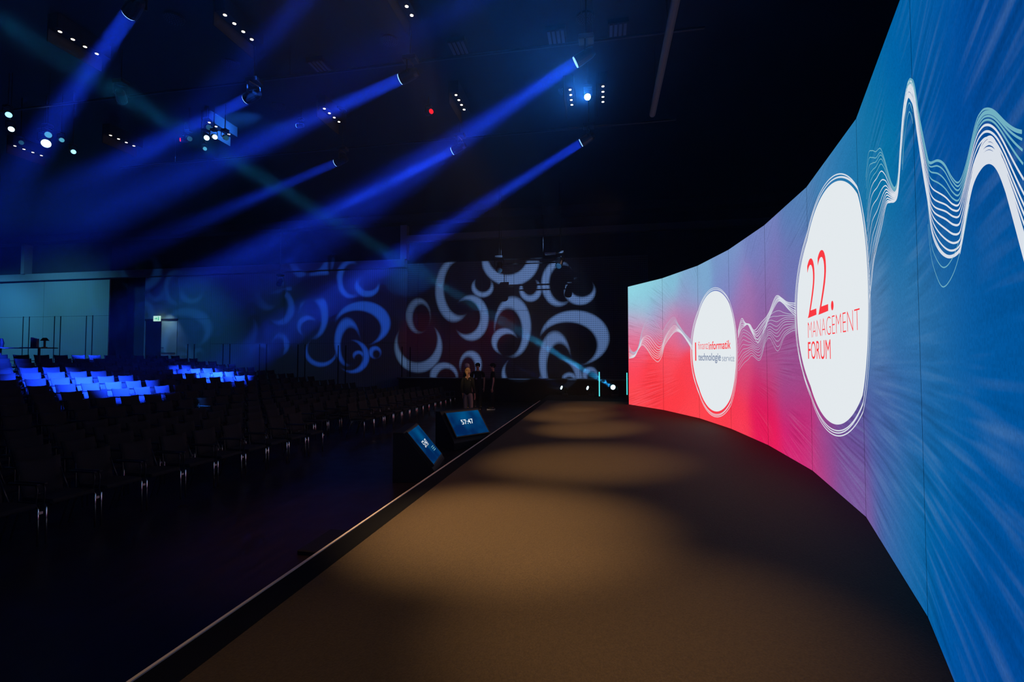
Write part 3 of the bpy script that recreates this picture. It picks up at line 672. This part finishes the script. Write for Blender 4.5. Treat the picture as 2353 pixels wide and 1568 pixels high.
# hanging pipes that carry the lamps
def pipe(a, b, r, label, grp=None, m='house'):
    o = MB().tube([a, b], r, 10); t = thing('lighting_bar', label, 'bar'); o.obj('pipe', M[m], t)
    A, B = Vector(a), Vector(b)
    for f in (.12, .5, .88):
        c = A.lerp(B, f); MB().tube([c, (c.x, c.y, 9.35)], .006, 5).obj('suspension_wire', M['house'], t)
    return t
pipe((-16, 9.75, 8.5), (2, 9.75, 8.5), .03, 'dark ceiling bar carrying the nearer row of beam lights')
pipe((-16, 13.45, 8.5), (2, 13.45, 8.5), .03, 'dark ceiling bar carrying the farther row of beam lights')
a1, a2 = on_z(1549, 30, 8.0), on_z(1499, 263, 8.0); a1 = Vector((a2.x, a1.y - 2, 8.0))
pipe(tuple(a1), (a2.x, a2.y, 8.0), .075, 'bluish ceiling bar running towards the right of the screen top', None, 'trim')
hb = on_y(1205, 606, 20.0); he = on_y(1292, 606, 20.0)
hp = thing('lighting_bar', 'double bar with a lamp hanging in front of the crescent pattern', 'bar')
for dz in (0, .2): MB().tube([(hb.x - 1.1, 20, hb.z + dz), (he.x, 20, hb.z + dz)], .03, 8).obj('pipe', M['house'], hp)
for xx in (hb.x - 1.0, (hb.x + he.x) / 2, he.x - .05): MB().tube([(xx, 20, hb.z), (xx, 20, 9.35)], .008, 5).obj('suspension_wire', M['house'], hp)
p = on_y(1283, 612, 19.7); moving_head(tuple(p), p + Vector((-.3, -1, -1.2)), M['lens'], 'unlit moving lamp hanging at the right end of the double bar', 'moving_lamp', 1.15)
p = on_y(1147, 622, 19.7); moving_head(tuple(p), p + Vector((.2, -1, -1.2)), M['lens'], 'unlit moving lamp hanging left of the double bar', 'moving_lamp', 1.15)
p = on_y(640, 655, 21.5); moving_head(tuple(p), p + Vector((.2, -1, -1.2)), M['lens'], 'small unlit lamp hanging before the blue wall left of centre', 'moving_lamp', 1.0)
p = on_y(1283, 612, 19.7); pp = MB().box((p.x - .55, p.y - .1, p.z + .5), (p.x - .1, p.y + .15, p.z + .56)); t = thing('dimmer_box', 'small metal box clamped above the hanging lamp', 'box'); pp.obj('case', M['bright'], t)

# coffers with four downlights each
CF = [(-3.77, 12.1), (-7.6, 12.1), (-11.4, 12.2), (-15.1, 12.35), (-18.95, 12.4), (-.78, 12.4), (.06, 12.4), (-11.35, 8.15), (-7.5, 8.36), (-3.77, 8.3), (-.2, 8.3)]
CFL = ['centre, left of the longest beam', 'on the middle beam', 'over the middle lamp cluster', 'second from the left edge', 'at the far left edge', 'just left of the glaring lamp', 'just right of the glaring lamp',
       'upper left, beside the steep beam', 'at the top edge left of centre', 'at the top edge of the picture, centre', 'at the top edge, right of centre']
for (x, y), lb in zip(CF, CFL):
    t = thing('ceiling_light_bar', 'dark ceiling fin with four warm downlights, ' + lb, 'ceiling light', (x, y, 9.06))
    MB().box((-.13, -.12, -.02), (.10, 1.0, .29)).obj('housing', M['black'], t)
    MB().box((-.17, -.12, -.30), (-.145, 1.0, .29)).obj('side_board', M['fin'], t)
    for i in range(4):
        yy = i * .255; MB().tube([(0, yy, -.035), (0, yy, -.022)], .034, 12).obj('downlight', M['e_down'], t)
        MB().tube([(0, yy, -.030), (0, yy, -.020)], .05, 12).obj('bezel', M['house'], t)
# loudspeaker grilles and vents in the ceiling
for px, py in ((1345, 43), (895, 95), (530, 148), (400, 45), (640, 245), (780, 255), (1300, 210)):
    p = on_z(px, py, 9.30); t = thing('ceiling_speaker', 'round perforated ceiling speaker, ' + {1345: 'above the glaring lamp', 895: 'in the widest faint beam', 530: 'in the steep faint beam', 400: 'in the dark at upper left', 640: 'above the middle cluster beam', 780: 'just above the middle beam', 1300: 'behind the glaring lamp'}[px], 'speaker', p)
    MB().tube([(0, 0, 0), (0, 0, .04)], .20, 24).obj('grille', M['black'], t)
    a = MB()
    for r_, n_ in ((.04, 5), (.09, 11), (.14, 17), (.18, 22)):
        for i in range(n_): q = 2 * PI * i / n_; a.box((r_ * math.cos(q) - .006, r_ * math.sin(q) - .006, -.006), (r_ * math.cos(q) + .006, r_ * math.sin(q) + .006, 0))
    a.obj('grille_dots', M['vent'], t)['kind'] = 'stuff'
for px, py in ((1053, 110), (735, 153), (1278, 85), (1420, 70)):
    p = on_z(px, py, 9.25); t = thing('ceiling_vent', 'slatted ceiling vent, ' + {1053: 'below the widest faint beam', 735: 'left, between two faint beams', 1278: 'above the end of the longest beam', 1420: 'rightmost, near the bluish bar'}[px], 'vent', p)
    MB().box((-.22, -.25, .0), (.22, .25, .1)).obj('frame', M['black'], t)
    for i in range(4): MB().box((-.18 + i * .1, -.22, -.02), (-.12 + i * .1, .22, 0)).obj('slat', M['vent'], t)

# ------------------------------------------------------------------ high tables on the rear level
HZ = tier_h(13)
for px0, px1, py, lb in ((58, 122, 799, 'tall bistro table with a brochure stand against the lit teal wall'), (-34, 36, 799, 'tall bistro table cut by the left edge of the picture')):
    Y = 13.9; p = on_y((px0 + px1) / 2, py, Y); 
    # choose the distance so that the top is 1.1 m above the rear level
    zt = HZ + 1.1; p = on_z((px0 + px1) / 2, py, zt)
    r = (on_z(px1, py, zt) - on_z(px0, py, zt)).length / 2
    t = thing('bistro_table', lb, 'table', (p.x, p.y, HZ))
    MB().tube([(0, 0, 1.07), (0, 0, 1.10)], r, 28).obj('table_top', M['frame'], t); MB().tube([(0, 0, .02), (0, 0, 1.07)], .035, 10).obj('column', M['frame'], t); MB().tube([(0, 0, 0), (0, 0, .02)], .25, 20).obj('base_plate', M['frame'], t)
    if px0 > 0:
        q = thing('brochure_stand', 'upright leaflets in a stand on the bistro table', 'leaflets', (p.x - .22, p.y, HZ + 1.10))
        for i, dx in enumerate((0, .10, .17)): MB().box((dx, -.1, 0), (dx + (.07 if i else .085), -.06 + .02 * i, .33 - .02 * i)).obj('leaflet', M['paper'], q)
        q = thing('table_lamp', 'small dark lamp beside the leaflets on the bistro table', 'lamp', (p.x + .22, p.y, HZ + 1.10))
        MB().tube([(0, 0, 0), (0, 0, .02)], .07, 12).obj('base', M['frame'], q); MB().tube([(0, 0, .02), (0, 0, .24)], .03, 8).obj('stem', M['frame'], q); MB().tube([(0, 0, .22), (0, 0, .32)], [.12, .05], 12).obj('shade', M['frame'], q)
    else:
        q = thing('vase', 'dark vase on the bistro table cut by the left picture edge', 'vase', (p.x + .02, p.y, HZ + 1.10)); MB().tube([(0, 0, 0), (0, 0, .15), (0, 0, .3)], [.06, .08, .04], 12).obj('body', M['frame'], q)

# ------------------------------------------------------------------ people
def skin(name, pts, edges, m, parent, sub=2):
    me = bpy.data.meshes.new(name); bm = bmesh.new(); ly = bm.verts.layers.skin.verify(); vv = []
    for i, p in enumerate(pts):
        v = bm.verts.new(p[0]); v[ly].radius = p[1] if isinstance(p[1], tuple) else (p[1], p[1]); v[ly].use_root = i == 0; vv.append(v)
    for a, b in edges: bm.edges.new((vv[a], vv[b]))
    bm.to_mesh(me); bm.free()
    o = bpy.data.objects.new(name, me); COL.objects.link(o); o.parent = parent
    md = o.modifiers.new('skin', 'SKIN'); md.use_smooth_shade = True; md.branch_smoothing = .6
    sd = o.modifiers.new('sub', 'SUBSURF'); sd.levels = sub; sd.render_levels = sub
    me.materials.append(m); return o
def person(loc, rz, h, label, hair='short', hairmat='cloth', top='cloth', legm='cloth', sleeves='long', cap=False, shoes='cloth', female=False, badge=False, arm_fwd=0.1, head_turn=0):
    """faces -y in local space"""
    t = thing('person', label, 'person', loc, rz); k = h / 1.78
    sw = (.175 if female else .205) * k
    P = []; E = []
    def add(p, r, to=None):
        P.append(((p[0] * k, p[1] * k, p[2] * k), tuple(q * k for q in r) if isinstance(r, tuple) else r * k)); i = len(P) - 1
        if to is not None: E.append((to, i))
        return i
    swk = sw / k
    pel = add((0, 0, .95), (.15, .105)); wa = add((0, 0, 1.10), (.135, .09), pel); ch = add((0, .01, 1.30), (.16, .105), wa); up_ = add((0, .01, 1.43), (.12, .08), ch)
    nk = add((0, .005, 1.52), .052, up_); jw = add((0, -.015, 1.60), (.064, .075), nk); hd = add((0, -.005, 1.68), (.075, .095), jw); tp = add((0, 0, 1.745), (.052, .065), hd)
    ns = add((0, -.108, 1.645), .012, jw)
    arms = []
    for s in (-1, 1):
        sh = add((s * swk, .01, 1.42), .052, up_); el = add((s * (swk + .045), .03, 1.13), .040, sh); wr = add((s * (swk + .05), -arm_fwd * .6, .88), .026, el)
        pa = add((s * (swk + .05), -arm_fwd * .75, .80), (.030, .022), wr); arms.append((sh, el, wr))
        for j, (dy, ln) in enumerate(((-.032, .07), (-.011, .085), (.011, .08), (.030, .062))):
            m_ = add((s * (swk + .052), -arm_fwd * .75 + dy, .755), .0095, pa); add((s * (swk + .040), -arm_fwd * .75 + dy - .006, .755 - ln), .0075, m_)
        th = add((s * (swk + .03), -arm_fwd * .75 - .045, .80), .011, pa); add((s * (swk + .015), -arm_fwd * .75 - .06, .755), .009, th)
        hp = add((s * .095, 0, .88), .095, pel); kn = add((s * .105, -.01, .50), .062, hp); an = add((s * .11, .02, .10), .042, kn); ft = add((s * .115, -.09, .035), (.04, .03), an); add((s * .12, -.17, .028), (.036, .024), ft)
    skin('body', P, E, M['skin'], t)
    # garments
    g = lambda i, d: (tuple(c / k for c in P[i][0]), tuple(q / k + d for q in P[i][1]) if isinstance(P[i][1], tuple) else P[i][1] / k + d)
    def garment(name, seq, m, extra=()):
        pts = []; ed = []
        for p, r, to in seq:
            pts.append((tuple(c * k for c in p), tuple(q * k for q in r) if isinstance(r, tuple) else r * k))
            if to is not None: ed.append((to, len(pts) - 1))
        return skin(name, pts, ed, m, t)
    lo_ = .80 if female else .84
    seq = [((0, 0, 1.10), (.155, .11), None), ((0, 0, lo_), (.175 if female else .165, .125), 0), ((0, .01, 1.30), (.178, .122), 0), ((0, .01, 1.44), (.13, .09), 2), ((0, .008, 1.49), (.062, .062), 3)]
    for s in (-1, 1):
        b = len(seq); el = (s * (swk + .045), .03, 1.13)
        seq.append(((s * swk, .01, 1.415), .066, 3))
        if sleeves == 'long': seq.append((el, .055, b)); seq.append(((s * (swk + .05), -arm_fwd * .55, .90), .042, b + 1))
        else: seq.append(((s * (swk + .03), .02, 1.22), .058, b))
    garment('jacket' if sleeves == 'long' and female else ('sweater' if sleeves == 'long' else 't_shirt'), seq, M[top])
    seq = [((0, 0, 1.00), (.15, .11), None), ((0, 0, .92), (.16, .118), 0)]
    for s in (-1, 1):
        b = len(seq); seq += [((s * .095, 0, .84), .108, 1), ((s * .105, -.01, .50), .082, b), ((s * .11, .02, .09), .068, b + 1)]
    garment('trousers', seq, M[legm])
    for s in (-1, 1):
        MB().ball((s * .115 * k, -.07 * k, .065 * k), (.052 * k, .145 * k, .055 * k), 12, 8).obj('shoe', M['cloth'] if shoes != 'white' else M['frame'], t, smooth=True)
        if shoes == 'white': MB().box((s * .115 * k - .055, -.225 * k, .0), (s * .115 * k + .055, .09 * k, .035)).obj('shoe_sole', M['white'], t, bevel=.012)
    # face, ears
    for s in (-1, 1):
        MB().ball((s * .032 * k, -.094 * k, 1.672 * k), (.013, .008, .008), 8, 6).obj('eye', M['white'], t, smooth=True)
        MB().ball((s * .08 * k, .005 * k, 1.655 * k), (.01, .02, .03), 8, 6).obj('ear', M['skin'], t, smooth=True)
    MB().ball((0, -.092 * k, 1.60 * k), (.025, .01, .007), 8, 6).obj('mouth', M['skin'], t, smooth=True)
    hm = M[hairmat]
    MB().ball((0, .022 * k, 1.70 * k), (.091 * k, .105 * k, .095 * k), 16, 10).obj('hair', hm, t, smooth=True)
    if hair == 'ponytail':
        MB().tube([(-.03 * k, .115 * k, 1.70 * k), (-.035 * k, .165 * k, 1.66 * k), (-.045 * k, .17 * k, 1.56 * k), (-.05 * k, .155 * k, 1.43 * k), (-.05 * k, .15 * k, 1.36 * k)], [.035, .045, .036, .028, .008], 10).obj('ponytail', hm, t, smooth=True)
        MB().ball((0, .06 * k, 1.65 * k), (.092 * k, .075 * k, .09 * k), 14, 9).obj('back_hair', hm, t, smooth=True)
    if cap:
        MB().ball((0, .005 * k, 1.725 * k), (.100 * k, .118 * k, .078 * k), 16, 10).obj('cap', M['cloth'], t, smooth=True)
        MB().box((-.07 * k, -.185 * k, 1.712 * k), (.07 * k, -.07 * k, 1.722 * k)).obj('cap_brim', M['cloth'], t, bevel=.003)
    if badge: MB().box((-.07, -.150 * k, 1.16 * k), (.0, -.142 * k, 1.22 * k)).obj('name_badge', M['paper'], t)
    return t
person((-4.42, 15.65, 0), math.radians(172), 1.72, 'woman seen from behind, blond ponytail, dark blazer and beige trousers', 'ponytail', 'blond', 'jacket', 'beige', female=True)
person((-4.30, 18.85, 0), math.radians(-78), 1.83, 'man in black T-shirt and cap facing left, white-soled shoes', 'short', 'cloth', 'cloth', 'cloth', 'short', True, 'white', arm_fwd=.02)
person((-4.93, 18.9, 0), math.radians(5), 1.84, 'man in black with dark cap and badge, facing the camera', 'short', 'cloth', 'cloth', 'cloth', 'short', True, badge=True)
person((-5.28, 18.6, 0), math.radians(130), 1.84, 'grey-haired man in black behind the woman', 'short', 'grey_hair', 'cloth', 'cloth')

# ------------------------------------------------------------------ projected crescent patterns: gobo slides in three projectors
CR = [ # outer centre, outer radii, cut-out centre, cut-out radii (on the slide)
 (1650,850,305,245,1585,915,262,203), (1470,1060,140,262,1512,1115,112,210), (1090,750,162,266,1052,802,120,212), (1015,880,112,115,1052,918,100,100),
 (1250,420,96,100,1245,380,63,80), (1500,360,148,200,1545,360,122,165), (1695,430,136,120,1712,388,104,88), (1070,150,255,228,1045,105,175,172),
 (818,395,94,86,822,358,70,75), (718,670,152,200,668,662,126,152), (560,420,164,278,622,400,150,245), (712,1090,97,120,688,1128,63,102),
 (240,930,212,230,232,862,176,205), (240,650,106,152,268,672,76,122), (470,1190,122,115,492,1240,90,110), (1540,1230,178,182,1492,1215,156,168),
 (1785,1180,66,66,1802,1202,36,42), (1170,1180,175,160,1185,1140,160,150), (1600,1215,60,50,1600,1245,40,40)]
def gobo(name, loc, tpx, power, color, a, tx, ty, deg, soft, cut=None):
    tgt = on_y(tpx[0], tpx[1], YW); o = spot(name, loc, tgt, power, color, deg, 1.0, .02)
    R = o.rotation_euler.to_matrix(); Lp = Vector(loc)
    ey = Vector((0, 1, 0)); A = Matrix(((0, 0, 0), (0, 0, 0), (0, 0, 0))); q = Lp - CAM
    for i in range(3):
        for j in range(3): A[i][j] = q[i] * ey[j] + ((YW - Lp.y) if i == j else 0)
    Kr = Matrix((RT * F + FW * CX, -UP * F + FW * CY, FW)) @ A @ R
    rows = [Kr[i] for i in range(3)]; sc = 1 / rows[2].length; rows = [r * sc for r in rows]
    l = o.data; l.use_nodes = True; nt = l.node_tree; N = nt.nodes.new; L = nt.links.new
    em = [n for n in nt.nodes if n.type == 'EMISSION'][0]
    tc = N('ShaderNodeTexCoord'); d = []
    for r in rows:
        v = N('ShaderNodeVectorMath'); v.operation = 'DOT_PRODUCT'; v.inputs[1].default_value = tuple(r); L(tc.outputs['Normal'], v.inputs[0]); d.append(v.outputs['Value'])
    def m2(op, x, y, clamp=False, z=None):
        n = N('ShaderNodeMath'); n.operation = op; n.use_clamp = clamp
        for i, s in enumerate((x, y, z)):
            if s is None: continue
            if isinstance(s, (int, float)): n.inputs[i].default_value = s
            else: L(s, n.inputs[i])
        return n.outputs[0]
    px = m2('DIVIDE', d[0], d[2]); py = m2('DIVIDE', d[1], d[2])
    # picture plane of the slide: undo the zoom and shift of this projector, then slide units
    gx = m2('MULTIPLY_ADD', px, 3.92 / a, False, (-tx / a - 900) * 3.92); gy = m2('MULTIPLY_ADD', py, 3.92 / a, False, (-ty / a - 560) * 3.92)
    cb = N('ShaderNodeCombineXYZ'); L(gx, cb.inputs[0]); L(gy, cb.inputs[1]); tot = None
    for ox, oy, orx, ory, ix, iy, irx, iry in CR:
        res = []
        for cx_, cy_, rx, ry, sg in ((ox, oy, orx, ory, -1), (ix, iy, irx, iry, 1)):
            v = N('ShaderNodeVectorMath'); v.operation = 'MULTIPLY_ADD'; L(cb.outputs[0], v.inputs[0]); v.inputs[1].default_value = (1 / rx, 1 / ry, 0); v.inputs[2].default_value = (-cx_ / rx, -cy_ / ry, 0)
            ln = N('ShaderNodeVectorMath'); ln.operation = 'LENGTH'; L(v.outputs[0], ln.inputs[0])
            kk = min(rx, ry) / soft; res.append(m2('MULTIPLY_ADD', ln.outputs['Value'], sg * kk, True, -sg * kk + (.5 if sg < 0 else .15)))
        c = m2('MULTIPLY', res[0], res[1]); tot = c if tot is None else m2('MAXIMUM', tot, c)
    if cut:   # top cut-off put into the pattern, standing for shade of bars and bulkhead
        tot = m2('MULTIPLY', tot, m2('MULTIPLY_ADD', py, 1 / 6, True, -cut / 6))
    L(m2('MULTIPLY', tot, 1.0), em.inputs['Strength']); return o
K_G = 23000
PJ = []
gobo('pattern_projector', (-2.2, 5.5, 8.6), (1290, 770), K_G * 1.0, (.26, .48, 1.0), 1, 0, 0, 64, 22, 598)
gobo('pattern_projector', (-6.2, 6.5, 8.5), (850, 770), K_G * .6, (.02, .14, 1.0), .795, -216, 125.4, 42, 26, None)
gobo('pattern_projector', (-11.3, 9.5, 8.2), (400, 760), K_G * .16, (.03, .25, 1.0), .72, -520, 194, 46, 44, None)
for q, tp, lb in (((-2.2, 5.5, 8.6), (1130, 760), 'pattern projector above the stage edge, aimed at the end wall'), ((-6.2, 6.5, 8.5), (690, 760), 'pattern projector in the middle of the hall ceiling'), ((-11.3, 9.5, 8.2), (400, 760), 'pattern projector above the rear chair rows')):
    d_ = (on_y(*tp, YW) - Vector(q)).normalized(); moving_head(tuple(Vector(q) - d_ * .04), on_y(*tp, YW), M['e_dim'], lb, 'pattern_projector', .9)
spot('red_wash', (-3, 14, 8.4), on_y(1075, 800, YW), 220, (1, .0, .03), 20, 1, .1)
spot('red_wash', (-6, 14, 8.4), on_y(965, 770, YW), 250, (1, .0, .0), 14, 1, .1)
spot('red_wash', (-2.5, 14, 8.4), on_y(1150, 745, YW), 400, (1, .0, .08), 10, 1, .1)
spot('teal_wash', (-31.5, 17.5, 8.3), (-32.0, YW, 3.4), 1600, (.08, .45, .72), 100, 1, .2)
spot('teal_wash', (-36.5, 18.5, 8.3), (-36.5, YW, 4.2), 1000, (.07, .50, 1.0), 70, 1, .2)
spot('teal_wash', (-22.2, 17.5, 8.3), (-22.8, YW, 2.9), 420, (.03, .42, .75), 62, 1, .2)
spot('teal_wash', (-17, 18.5, 8.3), (-17.5, YW, 2.0), 110, (.02, .30, .65), 70, 1, .2)
spot('door_light', (-24.3, YW - .6, 4.9), (-24.3, YW, 3.4), 34, (.5, .9, 1.0), 80, 1, .05)
spot('blue_wash', (-12, 15, 8.5), (-14, YW, 7.5), 260, (.0, .05, 1.0), 70, 1, .2)

# ------------------------------------------------------------------ haze in the hall air
hz = MB().box((-37.95, -4.95, .01), (8.95, YW - .3, 9.3)).obj('haze', bpy.data.materials.new('thin_haze'))
tag(hz, 'thin stage haze filling the dark hall air', 'haze'); hz['kind'] = 'stuff'
m = hz.data.materials[0]; m.use_nodes = True; nt = m.node_tree; nt.nodes.remove(nt.nodes['Principled BSDF'])
vs = nt.nodes.new('ShaderNodeVolumeScatter'); vs.inputs['Density'].default_value = .0008; vs.inputs['Color'].default_value = (1, 1, 1, 1); vs.inputs['Anisotropy'].default_value = .0
g = nt.nodes.new('ShaderNodeNewGeometry'); sp = nt.nodes.new('ShaderNodeSeparateXYZ'); nt.links.new(g.outputs['Position'], sp.inputs[0])
def rng(sock, a, b, lo, hi):
    n = nt.nodes.new('ShaderNodeMapRange'); n.interpolation_type = 'SMOOTHSTEP'
    for i, q in zip((1, 2, 3, 4), (a, b, lo, hi)): n.inputs[i].default_value = q
    nt.links.new(sock, n.inputs[0]); return n.outputs[0]
nz = nt.nodes.new('ShaderNodeTexNoise'); nz.inputs['Scale'].default_value = .55; nz.inputs['Detail'].default_value = 1; nt.links.new(g.outputs['Position'], nz.inputs['Vector'])
def mul(a, b):
    n = nt.nodes.new('ShaderNodeMath'); n.operation = 'MULTIPLY'
    for i, q in enumerate((a, b)):
        if isinstance(q, float): n.inputs[i].default_value = q
        else: nt.links.new(q, n.inputs[i])
    return n.outputs[0]
mxn = nt.nodes.new('ShaderNodeMath'); mxn.operation = 'MAXIMUM'      # denser haze added over the far end so the thin cyan beam shows
nt.links.new(rng(sp.outputs[2], 2.5, 6.5, .2, 1.0), mxn.inputs[0]); nt.links.new(mul(rng(sp.outputs[1], 11, 18, 0, 1), rng(sp.outputs[2], 5.0, 8.0, 3.0, .0)), mxn.inputs[1])
dn = mul(mul(mxn.outputs[0], rng(sp.outputs[0], -20, -8, .12, 1.0)), mul(rng(nz.outputs[0], .3, .7, .55, 1.45), .00068))
nt.links.new(dn, vs.inputs['Density'])
nt.links.new(vs.outputs[0], nt.nodes['Material Output'].inputs['Volume'])
